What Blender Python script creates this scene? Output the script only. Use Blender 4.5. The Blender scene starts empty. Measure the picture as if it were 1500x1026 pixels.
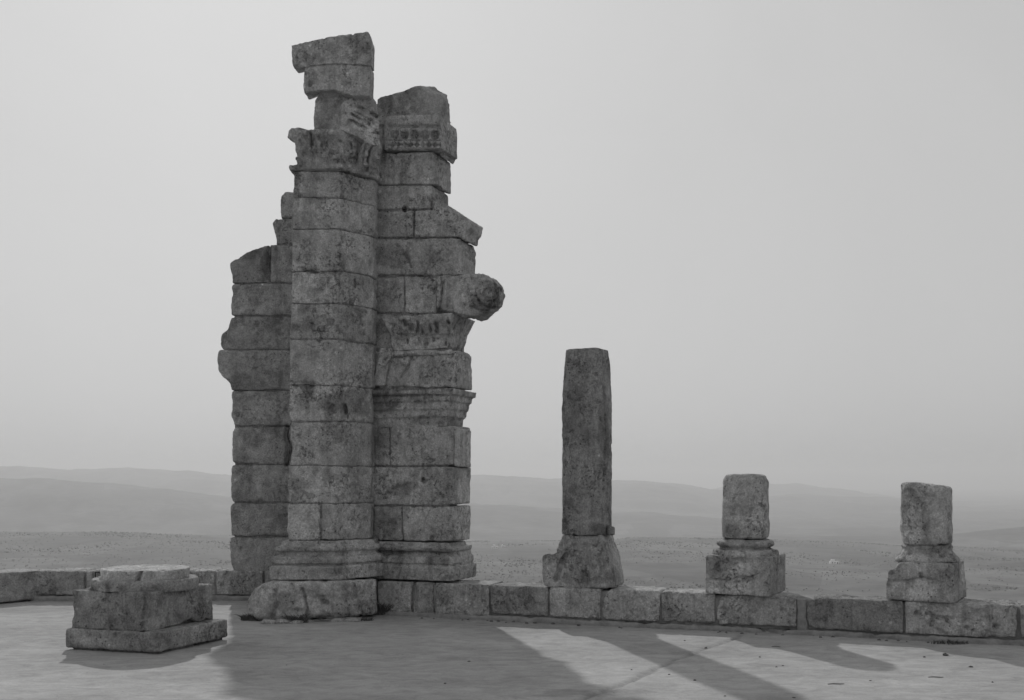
import bpy, math, random, time
import numpy as np
random.seed(7); rng = np.random.default_rng(11)
T0 = time.time()
# ---------------------------------------------------------------- survey constants
F, HY, CX, EYE = 1600.0, 700.0, 750.0, 1.6      # lens and eye height the site was surveyed from
SC = bpy.context.scene; COL = SC.collection
def XX(px, d): return (px - CX) / F * d
def ZZ(py, d): return EYE + (HY - py) / F * d

# ---------------------------------------------------------------- numpy noise
def _h(ix, iy, iz, seed):
    h = (ix * np.uint32(374761393) + iy * np.uint32(668265263) + iz * np.uint32(2147483647 - 97) + np.uint32(seed * 1013 + 7)).astype(np.uint32)
    h = (h ^ (h >> np.uint32(13))) * np.uint32(1274126177)
    h = (h ^ (h >> np.uint32(15))) * np.uint32(2246822519)
    h = h ^ (h >> np.uint32(16))
    return h.astype(np.float32) / 4294967295.0
def vnoise(P, s, seed=0):
    q = P * s + 1000.0
    i = np.floor(q); f = (q - i).astype(np.float32); i = i.astype(np.uint32)
    f = f * f * (3 - 2 * f)
    r = 0
    for dx in (0, 1):
        wx = f[:, 0] if dx else 1 - f[:, 0]
        for dy in (0, 1):
            wy = f[:, 1] if dy else 1 - f[:, 1]
            for dz in (0, 1):
                wz = f[:, 2] if dz else 1 - f[:, 2]
                r = r + wx * wy * wz * _h(i[:, 0] + np.uint32(dx), i[:, 1] + np.uint32(dy), i[:, 2] + np.uint32(dz), seed)
    return r
def fbm(P, s, o=3, seed=0):
    a, t, r = 1.0, 0.0, 0
    for k in range(o):
        r = r + a * vnoise(P, s * 2.03 ** k, seed + k); t += a; a *= 0.5
    return r / t
def sstep(a, b, x):
    t = np.clip((x - a) / (b - a), 0, 1); return t * t * (3 - 2 * t)

# ---------------------------------------------------------------- mesh plumbing
def raw_mesh(name, V, Q, tone=None, smooth=True):
    Q = np.asarray(Q, dtype=np.int32); V = np.asarray(V, dtype=np.float32)
    me = bpy.data.meshes.new(name); n = Q.shape[1]
    me.vertices.add(len(V)); me.vertices.foreach_set('co', V.ravel())
    me.loops.add(Q.size); me.loops.foreach_set('vertex_index', Q.ravel())
    me.polygons.add(len(Q)); me.polygons.foreach_set('loop_start', np.arange(0, Q.size, n, dtype=np.int32))
    me.polygons.foreach_set('loop_total', np.full(len(Q), n, dtype=np.int32))
    me.update(calc_edges=True)
    me.polygons.foreach_set('use_smooth', np.full(len(Q), smooth, dtype=bool))
    if tone is not None:
        a = me.attributes.new('tone', 'FLOAT', 'POINT'); a.data.foreach_set('value', np.asarray(tone, dtype=np.float32))
    me.validate(); return me
def link(name, me, mat, parent=None):
    o = bpy.data.objects.new(name, me); COL.objects.link(o)
    if mat is not None: me.materials.append(mat)
    if parent is not None: o.parent = parent
    return o
def tag(o, label=None, cat=None, group=None, kind=None):
    if label: o['label'] = label
    if cat: o['category'] = cat
    if group: o['group'] = group
    if kind: o['kind'] = kind
    return o
def thing(name, loc, label, cat, group=None):
    o = bpy.data.objects.new(name, None); COL.objects.link(o); o.location = loc
    o.empty_display_size = 0.2
    return tag(o, label, cat, group)

_tmp = bpy.data.objects.new('remesh_tmp', bpy.data.meshes.new('t')); COL.objects.link(_tmp)
_mod = _tmp.modifiers.new('r', 'REMESH'); _mod.mode = 'VOXEL'
def remesh(pieces, vox):
    """pieces: list of (verts, faces) closed shells -> one voxel-remeshed skin (V, quads)"""
    vs, fs = [], []
    for V, Fc in pieces:
        b = len(vs); vs += [tuple(v) for v in V]; fs += [tuple(i + b for i in f) for f in Fc]
    me = bpy.data.meshes.new('t'); me.from_pydata(vs, [], fs); me.update()
    old = _tmp.data; _tmp.data = me; bpy.data.meshes.remove(old)
    _mod.voxel_size = vox; _mod.adaptivity = 0
    dg = bpy.context.evaluated_depsgraph_get(); dg.update()
    ev = _tmp.evaluated_get(dg); m = ev.to_mesh()
    V = np.empty(len(m.vertices) * 3, np.float32); m.vertices.foreach_get('co', V); V = V.reshape(-1, 3)
    Q = np.empty(len(m.loops), np.int32); m.loops.foreach_get('vertex_index', Q)
    assert len(m.loops) == 4 * len(m.polygons)
    Q = Q.reshape(-1, 4).copy(); ev.to_mesh_clear()
    return V.astype(np.float64), Q
def smooth(V, Q, it, lam=0.6):
    n = len(V)
    a = np.concatenate([Q[:, 0], Q[:, 1], Q[:, 2], Q[:, 3]]); b = np.concatenate([Q[:, 1], Q[:, 2], Q[:, 3], Q[:, 0]])
    cnt = np.bincount(a, minlength=n) + np.bincount(b, minlength=n); cnt = np.maximum(cnt, 1)
    for _ in range(it):
        S = np.empty_like(V)
        for k in range(3):
            S[:, k] = (np.bincount(a, V[b, k], n) + np.bincount(b, V[a, k], n)) / cnt
        V = V + (S - V) * lam
    return V
def normals(V, Q):
    c = np.cross(V[Q[:, 2]] - V[Q[:, 0]], V[Q[:, 3]] - V[Q[:, 1]])
    N = np.zeros_like(V)
    for j in range(4):
        for k in range(3): N[:, k] += np.bincount(Q[:, j], c[:, k], len(V))
    return N / np.maximum(np.linalg.norm(N, axis=1, keepdims=True), 1e-12)

def weather(V, Q, worn=1.0, rough=1.0, pits=1.0, seed=0):
    """round the arrises, chip them unevenly, roughen and pit the faces"""
    V = smooth(V, Q, 1, 0.35)
    S = smooth(V, Q, 5, 0.7)
    w = np.clip((sstep(0.50, 0.78, fbm(V, 6.0, 3, 31 + seed)) * 1.4) * worn - 0.03, 0, 1.4)
    V = V + (S - V) * w[:, None]
    N = normals(V, Q)
    d = (fbm(V, 2.6, 2, 3 + seed) - 0.5) * 0.014 * rough + (fbm(V, 11.0, 3, 9 + seed) - 0.5) * 0.018 * rough \
        + (vnoise(V, 42.0, 17 + seed) - 0.5) * 0.006 * rough
    p = sstep(0.70, 0.86, vnoise(V, 19.0, 23 + seed)) * sstep(0.42, 0.62, vnoise(V, 3.1, 57 + seed))
    g = sstep(0.60, 0.75, fbm(V, 4.2, 3, 71 + seed))
    d = d - p * 0.014 * pits - g * 0.014 * rough
    return V + N * d[:, None]

# ---------------------------------------------------------------- shapes
class Plane:
    """a vertical plane through O running along u; s is metres along it"""
    def __init__(self, O, ang):
        self.O = np.array(O, float); self.u = np.array([math.cos(ang), math.sin(ang)]); self.v = np.array([-self.u[1], self.u[0]])
        self.ang = ang
    def s(self, px):
        k = (px - CX) / F
        return (k * self.O[1] - self.O[0]) / (self.u[0] - k * self.u[1])
    def xy(self, px, off=0.0):
        return self.O + self.s(px) * self.u + off * self.v
    def z(self, px, py):
        d = (self.O + self.s(px) * self.u)[1]; return ZZ(py, d)
def inset(P, g):
    P = np.array(P, float); n = len(P)
    A = sum(P[i][0] * P[(i + 1) % n][1] - P[(i + 1) % n][0] * P[i][1] for i in range(n))
    if A < 0: P = P[::-1]
    out = []
    for i in range(n):
        a, b, c = P[i - 1], P[i], P[(i + 1) % n]
        e1 = (b - a) / max(np.linalg.norm(b - a), 1e-9); e2 = (c - b) / max(np.linalg.norm(c - b), 1e-9)
        n1 = np.array([e1[1], -e1[0]]); n2 = np.array([e2[1], -e2[0]])
        m = n1 + n2; L = m.dot(m)
        m = m * (2.0 / L) if L > 0.3 else m
        out.append(b - m * g)
    return out
def prism(poly, plane, off=0.0, depth=0.5, g=0.0015, rise=0.0):
    """outline in survey pixels on a plane, given real thickness"""
    sz = inset([(plane.s(px), plane.z(px, py)) for px, py in poly], g)
    V = []
    for k, o in ((0, off), (1, off + depth)):
        for s, z in sz:
            p = plane.O + s * plane.u + o * plane.v; V.append((p[0], p[1], z + k * rise))
    n = len(sz)
    # front face must look back at the viewer (-v)
    Fc = [tuple(range(n)), tuple(range(2 * n - 1, n - 1, -1))] + [(i, i + n, (i + 1) % n + n, (i + 1) % n) for i in range(n)]
    return V, Fc
def offset_poly(P, o):
    return inset(P, -o)
def loft(plan, levels, g=0.0):
    """plan: ccw xy outline; levels: [(z, out)] from bottom to top"""
    n = len(plan); V = []
    for z, o in levels:
        for p in offset_poly(plan, o - g): V.append((p[0], p[1], z))
    m = len(levels)
    Fc = [tuple(range(n - 1, -1, -1)), tuple(range((m - 1) * n, m * n))]
    for k in range(m - 1):
        for i in range(n):
            j = (i + 1) % n
            Fc.append((k * n + i, k * n + j, (k + 1) * n + j, (k + 1) * n + i))
    return V, Fc
def circle(c, r, n=40, sq=2.0, rot=0.0):
    out = []
    for i in range(n):
        t = 2 * math.pi * i / n
        ct, st = math.cos(t), math.sin(t)
        x = abs(ct) ** (2 / sq) * math.copysign(1, ct); y = abs(st) ** (2 / sq) * math.copysign(1, st)
        out.append((c[0] + r * (x * math.cos(rot) - y * math.sin(rot)), c[1] + r * (x * math.sin(rot) + y * math.cos(rot))))
    return out
def rev(c, prof, n=44, **k):
    """surface of revolution: prof [(z, r)] bottom to top"""
    V = []
    for z, r in prof:
        V += [(x, y, z) for x, y in circle(c, r, n, **k)]
    m = len(prof)
    Fc = [tuple(range(n - 1, -1, -1)), tuple(range((m - 1) * n, m * n))]
    for k2 in range(m - 1):
        for i in range(n):
            j = (i + 1) % n
            Fc.append((k2 * n + i, k2 * n + j, (k2 + 1) * n + j, (k2 + 1) * n + i))
    return V, Fc
def sweep(path, side, w, th):
    """leaf-like strap: path of 3-D points, side = width direction"""
    P = [np.array(p, float) for p in path]; side = np.array(side, float); side /= np.linalg.norm(side)
    V = []
    for i, p in enumerate(P):
        t = P[min(i + 1, len(P) - 1)] - P[max(i - 1, 0)]; t /= np.linalg.norm(t)
        nn = np.cross(side, t); nn /= np.linalg.norm(nn)
        ww = w[i] if isinstance(w, (list, tuple)) else w
        for a, b in ((-1, -1), (1, -1), (1, 1), (-1, 1)):
            V.append(tuple(p + side * a * ww / 2 + nn * b * th / 2))
    m = len(P); Fc = [(3, 2, 1, 0), tuple(range(4 * m - 4, 4 * m))]
    for k in range(m - 1):
        for i in range(4):
            j = (i + 1) % 4
            Fc.append((4 * k + i, 4 * k + j, 4 * k + 4 + j, 4 * k + 4 + i))
    return V, Fc
def box(c, sz, rot=0.0):
    cx, cy, cz = c; a, b, h = sz[0] / 2, sz[1] / 2, sz[2] / 2
    V = []
    for z in (-h, h):
        for x, y in ((-a, -b), (a, -b), (a, b), (-a, b)):
            V.append((cx + x * math.cos(rot) - y * math.sin(rot), cy + x * math.sin(rot) + y * math.cos(rot), cz + z))
    return V, [(3, 2, 1, 0), (4, 5, 6, 7), (0, 1, 5, 4), (1, 2, 6, 5), (2, 3, 7, 6), (3, 0, 4, 7)]

# ---------------------------------------------------------------- carving: cracks, holes, mouldings cut into the stone
def seg_dist(px, py, poly):
    D = np.full(len(px), 1e9)
    for (x0, y0), (x1, y1) in zip(poly[:-1], poly[1:]):
        dx, dy = x1 - x0, y1 - y0; L = dx * dx + dy * dy + 1e-9
        t = np.clip(((px - x0) * dx + (py - y0) * dy) / L, 0, 1)
        D = np.minimum(D, np.hypot(px - x0 - t * dx, py - y0 - t * dy))
    return D
def survey(V):
    return CX + F * V[:, 0] / V[:, 1], HY - F * (V[:, 2] - EYE) / V[:, 1]
def carve(V, Q, cuts):
    N = normals(V, Q); px, py = survey(V); front = sstep(0.15, 0.5, -N[:, 1])
    wob = (fbm(V, 14.0, 2, 91) - 0.5) * 5.0
    for poly, w, dep in cuts:
        kw = min(1.0, w / 5.0); D = seg_dist(px + wob * 0.5 * kw, py + wob * kw, poly)
        V[:, 1] += front * dep * (1 - sstep(w * 0.4, w, D))
    return V

class Part:
    def __init__(self): self.V, self.Q, self.T, self.n = [], [], [], 0
    def add(self, pieces, tone=1.0, vox=0.016, worn=1.0, rough=1.0, pits=1.0, fn=None, seed=0):
        if isinstance(pieces, tuple): pieces = [pieces]
        V, Q = remesh(pieces, vox); V = weather(V, Q, worn, rough, pits, seed)
        if fn is not None: V = fn(V, Q)
        tone *= random.uniform(.93, 1.07)
        self.V.append(V); self.Q.append(Q + self.n); self.T.append(np.full(len(V), tone)); self.n += len(V)
        return self
    def plain(self, piece, tone=1.0):
        V, Fc = piece; V = np.array(V, float); q = []
        for f in Fc:
            if len(f) == 4: q.append(f)
            else:
                for i in range(1, len(f) - 1): q.append((f[0], f[i], f[i + 1], f[i + 1]))
        self.V.append(V); self.Q.append(np.array(q) + self.n); self.T.append(np.full(len(V), tone)); self.n += len(V); return self
    def build(self, name, mat, parent, cuts=(), tone_spots=(), lean=0.0, wob=0.0):
        V = np.concatenate(self.V); Q = np.concatenate(self.Q); T = np.concatenate(self.T)
        if lean: V[:, 0] += (V[:, 2] - 0.9) * lean
        if wob: V[:, 2] += (fbm(V, 2.2, 3, 62) - .5) * wob; V[:, 0] += (fbm(V, 2.9, 3, 63) - .5) * wob
        if cuts: V = carve(V, Q, cuts)
        if tone_spots:
            px, py = survey(V)
            for sx, sy, rx, ry, dt in tone_spots:
                r = np.hypot((px - sx) / rx, (py - sy) / ry) + (fbm(V, 7.0, 3, 5) - 0.5) * 1.6
                T = T * (1 + (dt - 1) * (1 - sstep(0.7, 1.1, r)))
        loc = np.array(parent.location) if parent is not None else 0.0
        return link(name, raw_mesh(name, V - loc, Q, T), mat, parent)

# ---------------------------------------------------------------- materials (the photograph is black and white)
def g(v): return (v, v, v, 1)
def node(nt, t, **k):
    n = nt.nodes.new(t)
    for a, b in k.items():
        if a.startswith('_'): n.inputs[a[1:].replace('_', ' ')].default_value = b
        else: setattr(n, a, b)
    return n
def newmat(name):
    m = bpy.data.materials.new(name); m.use_nodes = True; nt = m.node_tree; nt.nodes.clear()
    out = node(nt, 'ShaderNodeOutputMaterial'); b = node(nt, 'ShaderNodeBsdfPrincipled')
    b.inputs['Roughness'].default_value = 0.92; b.inputs['Specular IOR Level'].default_value = 0.15
    nt.links.new(b.outputs[0], out.inputs[0]); return m, nt, b
def noise(nt, co, sc, det=5, rough=0.6, dist=0.0):
    n = node(nt, 'ShaderNodeTexNoise'); n.inputs['Scale'].default_value = sc; n.inputs['Detail'].default_value = det
    n.inputs['Roughness'].default_value = rough; n.inputs['Distortion'].default_value = dist
    nt.links.new(co, n.inputs['Vector']); return n.outputs['Fac']
def mrange(nt, v, a, b, c, d, sm=False):
    n = node(nt, 'ShaderNodeMapRange'); n.interpolation_type = 'SMOOTHSTEP' if sm else 'LINEAR'
    for i, x in enumerate((a, b, c, d)): n.inputs[i + 1].default_value = x
    nt.links.new(v, n.inputs[0]); return n.outputs[0]
def mul(nt, a, b, op='MULTIPLY'):
    n = node(nt, 'ShaderNodeMath', operation=op)
    for i, x in enumerate((a, b)):
        if isinstance(x, (int, float)): n.inputs[i].default_value = x
        else: nt.links.new(x, n.inputs[i])
    return n.outputs[0]
def stone_mat(name, base=0.25, lichen=0.5, bump=1.0):
    m, nt, b = newmat(name); L = nt.links
    co = node(nt, 'ShaderNodeNewGeometry').outputs['Position']
    att = node(nt, 'ShaderNodeAttribute', attribute_name='tone').outputs['Fac']
    v = mul(nt, att, base)
    v = mul(nt, v, mrange(nt, noise(nt, co, 1.9, 4, 0.6), 0.3, 0.7, 0.74, 1.26))
    v = mul(nt, v, mrange(nt, noise(nt, co, 9.0, 7, 0.72, 0.5), 0.34, 0.66, 0.78, 1.22))
    v = mul(nt, v, mrange(nt, noise(nt, co, 55.0, 5, 0.8), 0.34, 0.66, 0.66, 1.34))
    big = noise(nt, co, 2.6, 3, 0.55); mid = noise(nt, co, 5.5, 4, 0.6); spot = noise(nt, co, 21.0, 9, 0.8, 0.6)
    mp = node(nt, 'ShaderNodeMapping'); mp.inputs['Scale'].default_value = (1, 1, 0.13); L.new(co, mp.inputs[0])
    v = mul(nt, v, mrange(nt, noise(nt, mp.outputs[0], 9.0, 6, 0.65, 0.3), 0.52, 0.66, 1.04, 0.80, True))
    # black lichen crust: fine, broken, in drifts
    k = mul(nt, mrange(nt, spot, 0.515, 0.60, 0, 1, True), mrange(nt, big, 0.42, 0.62, 0.10, 1.0))
    v = mul(nt, v, mrange(nt, k, 0, 1, 1.0, lichen))
    # soft dark weathering drifts
    v = mul(nt, v, mrange(nt, mid, 0.50, 0.64, 1.0, 0.74, True))
    # little pits, their shade put into the colour because relief shows weakly
    vq = node(nt, 'ShaderNodeTexVoronoi'); vq.inputs['Scale'].default_value = 24.0; L.new(co, vq.inputs['Vector'])
    pk = mul(nt, mrange(nt, vq.outputs['Distance'], 0.12, 0.24, 1, 0, True), mrange(nt, noise(nt, co, 4.1, 3, 0.6), 0.50, 0.60, 0, 1))
    v = mul(nt, v, mrange(nt, pk, 0, 1, 1.0, 0.45))
    # pale lichen rosettes
    vo = node(nt, 'ShaderNodeTexVoronoi'); vo.inputs['Scale'].default_value = 11.0; L.new(co, vo.inputs['Vector'])
    ro = mul(nt, mrange(nt, mul(nt, vo.outputs['Distance'], mul(nt, spot, 0.6), 'ADD'), 0.42, 0.50, 1, 0, True), mrange(nt, noise(nt, co, 3.3, 2, 0.5), 0.54, 0.66, 0, 1))
    v = mul(nt, v, mrange(nt, ro, 0, 1, 1.0, 1.55))
    cmb = node(nt, 'ShaderNodeCombineColor'); [L.new(v, cmb.inputs[i]) for i in range(3)]
    L.new(cmb.outputs[0], b.inputs['Base Color'])
    h = mul(nt, noise(nt, co, 30.0, 9, 0.8), mul(nt, k, -0.25), 'ADD'); h = mul(nt, h, mul(nt, pk, -0.6), 'ADD')
    bp = node(nt, 'ShaderNodeBump'); bp.inputs['Strength'].default_value = 1.0 * bump; bp.inputs['Distance'].default_value = 0.035
    L.new(h, bp.inputs['Height']); L.new(bp.outputs[0], b.inputs['Normal'])
    return m
STONE = stone_mat('weathered_limestone', 0.50, 0.48)
STONE_D = stone_mat('dark_lichened_limestone', 0.41, 0.50)
STONE_P = stone_mat('dressed_limestone', 0.40, 0.66, 0.7)
def flat_mat(name, v, sc=20, amp=0.25, bump=0.5):
    m, nt, b = newmat(name); L = nt.links; co = node(nt, 'ShaderNodeNewGeometry').outputs['Position']
    x = mul(nt, mrange(nt, noise(nt, co, sc, 6, 0.7), 0.3, 0.7, 1 - amp, 1 + amp), v)
    cmb = node(nt, 'ShaderNodeCombineColor'); [L.new(x, cmb.inputs[i]) for i in range(3)]; L.new(cmb.outputs[0], b.inputs['Base Color'])
    bp = node(nt, 'ShaderNodeBump'); bp.inputs['Strength'].default_value = bump; bp.inputs['Distance'].default_value = 0.02
    L.new(noise(nt, co, sc * 2, 6, 0.7), bp.inputs['Height']); L.new(bp.outputs[0], b.inputs['Normal'])
    return m
MORTAR = flat_mat('mortar', 0.26, 9, 0.3)
DARK = flat_mat('dark_paint', 0.02)
WEED = flat_mat('dry_weed', 0.09, 30, 0.4)
PEBBLE = flat_mat('pebble_stone', 0.13)
TREE = flat_mat('far_foliage', 0.11, 0.05, 0.4, 0.2)
PLASTER = flat_mat('far_plaster', 0.75, 0.6, 0.15, 0.1)
GLASSDK = flat_mat('far_window', 0.04)

def ground_mat():
    m, nt, b = newmat('terrace_plaster'); L = nt.links; co = node(nt, 'ShaderNodeNewGeometry').outputs['Position']
    mp = node(nt, 'ShaderNodeMapping'); mp.inputs['Scale'].default_value = (0.62, 1.0, 1.0); mp.inputs['Rotation'].default_value = (0, 0, math.radians(12)); L.new(co, mp.inputs[0])
    st = mp.outputs[0]
    v = mul(nt, mrange(nt, noise(nt, st, 1.1, 6, 0.62, 0.5), 0.3, 0.7, 0.86, 1.14), mul(nt, node(nt, 'ShaderNodeAttribute', attribute_name='tone').outputs['Fac'], 0.358))
    v = mul(nt, v, mrange(nt, noise(nt, st, 7.0, 7, 0.72, 0.8), 0.34, 0.66, 0.82, 1.18))
    v = mul(nt, v, mrange(nt, noise(nt, co, 55.0, 4, 0.7), 0.3, 0.7, 0.90, 1.10))
    # worn scuffs and pitted patches
    sc = mul(nt, mrange(nt, noise(nt, st, 11.0, 8, 0.8, 1.2), 0.60, 0.66, 0, 1, True), mrange(nt, noise(nt, co, 0.8, 3, 0.5), 0.48, 0.62, 0, 1))
    v = mul(nt, v, mrange(nt, sc, 0, 1, 1.0, 0.74))
    pt = mul(nt, mrange(nt, noise(nt, co, 0.55, 4, 0.55), 0.52, 0.60, 0, 1, True), 1.0)
    v = mul(nt, v, mrange(nt, pt, 0, 1, 1.0, 0.90))
    gr = mrange(nt, noise(nt, co, 26.0, 2, 0.5), 0.73, 0.76, 0, 1)
    v = mul(nt, v, mrange(nt, gr, 0, 1, 1.0, 0.45))
    cmb = node(nt, 'ShaderNodeCombineColor'); [L.new(v, cmb.inputs[i]) for i in range(3)]; L.new(cmb.outputs[0], b.inputs['Base Color'])
    h = mul(nt, noise(nt, st, 9.0, 9, 0.7, 0.6), mul(nt, noise(nt, co, 60.0, 4, 0.7), 0.3), 'ADD'); h = mul(nt, h, mul(nt, sc, -0.25), 'ADD')
    bp = node(nt, 'ShaderNodeBump'); bp.inputs['Strength'].default_value = 0.55; bp.inputs['Distance'].default_value = 0.02
    L.new(h, bp.inputs['Height']); L.new(bp.outputs[0], b.inputs['Normal'])
    return m
GROUND = ground_mat()
def terrain_mat():
    m, nt, b = newmat('far_fields'); L = nt.links; co = node(nt, 'ShaderNodeNewGeometry').outputs['Position']
    v = mul(nt, mrange(nt, noise(nt, co, 0.0035, 6, 0.6, 0.5), 0.35, 0.65, 0.75, 1.3), 0.090)
    mp = node(nt, 'ShaderNodeMapping'); mp.inputs['Scale'].default_value = (1.0, 0.4, 1.0); mp.inputs['Rotation'].default_value = (0, 0, 0.3); L.new(co, mp.inputs[0])
    vo = node(nt, 'ShaderNodeTexVoronoi'); vo.inputs['Scale'].default_value = 0.010; L.new(mp.outputs[0], vo.inputs['Vector'])
    bw = node(nt, 'ShaderNodeRGBToBW'); L.new(vo.outputs['Color'], bw.inputs[0])
    v = mul(nt, v, mrange(nt, bw.outputs[0], 0.2, 0.8, 0.8, 1.25))
    v = mul(nt, v, mrange(nt, noise(nt, co, 0.03, 7, 0.75), 0.35, 0.65, 0.72, 1.3))
    v = mul(nt, v, mrange(nt, noise(nt, co, 0.006, 7, 0.7, 1.0), 0.50, 0.58, 1.08, 0.70, True))
    v = mul(nt, v, mrange(nt, noise(nt, co, 0.012, 5, 0.7, 1.5), 0.62, 0.68, 1.0, 1.5))
    cmb = node(nt, 'ShaderNodeCombineColor'); [L.new(v, cmb.inputs[i]) for i in range(3)]; L.new(cmb.outputs[0], b.inputs['Base Color'])
    return m
FIELDS = terrain_mat()

# ---------------------------------------------------------------- camera
cam = bpy.data.cameras.new('camera'); co_ = bpy.data.objects.new('camera', cam); COL.objects.link(co_); SC.camera = co_
co_.location = (0, 0, EYE); co_.rotation_euler = (math.pi / 2, 0, 0)
cam.sensor_width = 36; cam.lens = 36 * F / 1500; cam.shift_y = (HY - 513) / 1500; cam.clip_start = 0.1; cam.clip_end = 60000

# ---------------------------------------------------------------- sun, sky
EL, AZ = math.radians(34.3), math.radians(-14.0)       # azimuth from +Y, negative = left
sl = bpy.data.lights.new('sun', 'SUN'); so = bpy.data.objects.new('sun', sl); COL.objects.link(so)
sl.energy = SUN = 2.0; sl.angle = math.radians(1.2); sl.color = (1, 0.995, 0.985)
sd = np.array([math.sin(AZ) * math.cos(EL), math.cos(AZ) * math.cos(EL), math.sin(EL)])
from mathutils import Vector
so.rotation_euler = Vector(sd).to_track_quat('Z', 'Y').to_euler(); so.location = (0, 0, 20)
w = bpy.data.worlds.new('World'); SC.world = w; w.use_nodes = True; nt = w.node_tree; nt.nodes.clear()
sky = node(nt, 'ShaderNodeTexSky'); sky.sky_type = 'NISHITA'; sky.sun_disc = False
sky.sun_elevation = EL; sky.sun_rotation = AZ; sky.dust_density = 7.0; sky.air_density = 1.2; sky.ozone_density = 1.0; sky.altitude = 300
bw = node(nt, 'ShaderNodeRGBToBW'); bg = node(nt, 'ShaderNodeBackground'); wo = node(nt, 'ShaderNodeOutputWorld')
nt.links.new(sky.outputs[0], bw.inputs[0])
# thick dust evens the sky out: compress the aureole
pw_ = mul(nt, mul(nt, bw.outputs[0], 0.14, 'POWER'), 4.15)
tcw = node(nt, 'ShaderNodeTexCoord'); pw_ = mul(nt, pw_, mrange(nt, noise(nt, tcw.outputs['Generated'], 2.6, 5, 0.55, 0.6), 0.3, 0.7, 0.975, 1.025))
nt.links.new(pw_, bg.inputs[0]); bg.inputs[1].default_value = SKY = 0.10
nt.links.new(bg.outputs[0], wo.inputs[0])
SC.view_settings.view_transform = 'Standard'; SC.view_settings.look = 'None'; SC.view_settings.exposure = 0; SC.view_settings.gamma = 1

# ================================================================= TERRAIN
def prof(pts, px): return np.interp(px, [p[0] for p in pts], [p[1] for p in pts])
BASE_R = np.array([0, 10, 30, 120, 350, 700, 1000, 1500, 2000, 2600, 4000, 9000, 16000.])
BASE_Z = np.array([-3.5, -4, -14, -40, -75, -97, -101, -103, -130, -150, -160, -160, -160.])
RIDGES = [  # distance, width, crest seen at survey pixels
 (1700, 420, [(-900, 800), (-200, 786), (0, 783), (150, 784), (336, 789), (520, 797), (700, 799), (830, 798), (900, 796), (930, 792), (1030, 794), (1160, 797), (1240, 801), (1300, 806), (1420, 813), (1500, 821), (1700, 835), (2400, 830)]),
 (2350, 350, [(-900, 790), (0, 788), (600, 800), (1000, 800), (1060, 790), (1130, 787), (1180, 789), (1300, 791), (1360, 800), (1500, 815), (2400, 820)]),
 (2450, 350, [(-900, 820), (1000, 830), (1300, 802), (1380, 788), (1440, 780), (1500, 774), (1650, 764), (2400, 770)]),
 (3600, 600, [(-900, 720), (-100, 703), (0, 702), (60, 703), (150, 708), (250, 717), (336, 727), (500, 736), (640, 733), (760, 741), (900, 752), (1100, 765), (1500, 800), (2400, 790)]),
 (6000, 1000, [(-900, 700), (-200, 684), (0, 683), (60, 687), (100, 690), (135, 688), (170, 686), (250, 689), (336, 696), (500, 700), (640, 697), (700, 696), (760, 699), (820, 703), (930, 705), (980, 708), (1020, 714), (1060, 719), (1110, 727), (1165, 725), (1210, 727), (1320, 731), (1370, 737), (1400, 745), (1440, 750), (1500, 768), (1600, 790), (2400, 800)]),
 (7800, 1000, [(-900, 720), (700, 730), (1000, 722), (1060, 713), (1120, 709), (1170, 710), (1220, 716), (1300, 728), (1360, 740), (1500, 780), (2400, 790)]),
]
def terrain_z(x, y):
    r = np.hypot(x, y); th = np.arctan2(x, y); c = np.maximum(np.cos(th), 0.5)
    px = CX + F * np.tan(np.clip(th, -1.0, 1.0)); D = r * c
    base = np.interp(r, BASE_R, BASE_Z); z = base.copy()
    P = np.stack([x, y, np.zeros_like(x)], 1)
    for d, wd, pts in RIDGES:
        py = prof(pts, px)
        zc = EYE + (HY - py) / F * d
        n = (fbm(P + d, 1 / 420.0, 4, 5) - 0.5) * wd * 0.35
        zi = base + (zc - base) * np.exp(-((D - d + n) / wd) ** 2)
        z = np.maximum(z, zi)
    far = sstep(900, 1500, r)
    z = z + (fbm(P, 1 / 160.0, 5, 8) - 0.5) * (3 + 34 * sstep(2200, 5000, r)) * sstep(30, 400, r)
    return z
th = np.concatenate([np.arange(-180, -36, 3.0), np.arange(-36, 36, 0.16), np.arange(36, 180, 3.0)]) * math.pi / 180
rr = np.concatenate([np.geomspace(9, 900, 36), np.arange(920, 2400, 16), np.arange(2400, 8600, 70), np.geomspace(8700, 15500, 16)])
R_, TH = np.meshgrid(rr, th, indexing='ij'); x = (R_ * np.sin(TH)).ravel(); y = (R_ * np.cos(TH)).ravel()
V = np.stack([x, y, terrain_z(x, y)], 1); nr, nth = R_.shape
ii, jj = np.meshgrid(np.arange(nr - 1), np.arange(nth), indexing='ij'); j2 = (jj + 1) % nth
Q = np.stack([ii * nth + jj, ii * nth + j2, (ii + 1) * nth + j2, (ii + 1) * nth + jj], -1).reshape(-1, 4)[:, ::-1]
ter = link('terrain', raw_mesh('terrain', V, Q), FIELDS); tag(ter, 'hazy plain with low hills far below the terrace', None, None, 'structure')

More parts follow.
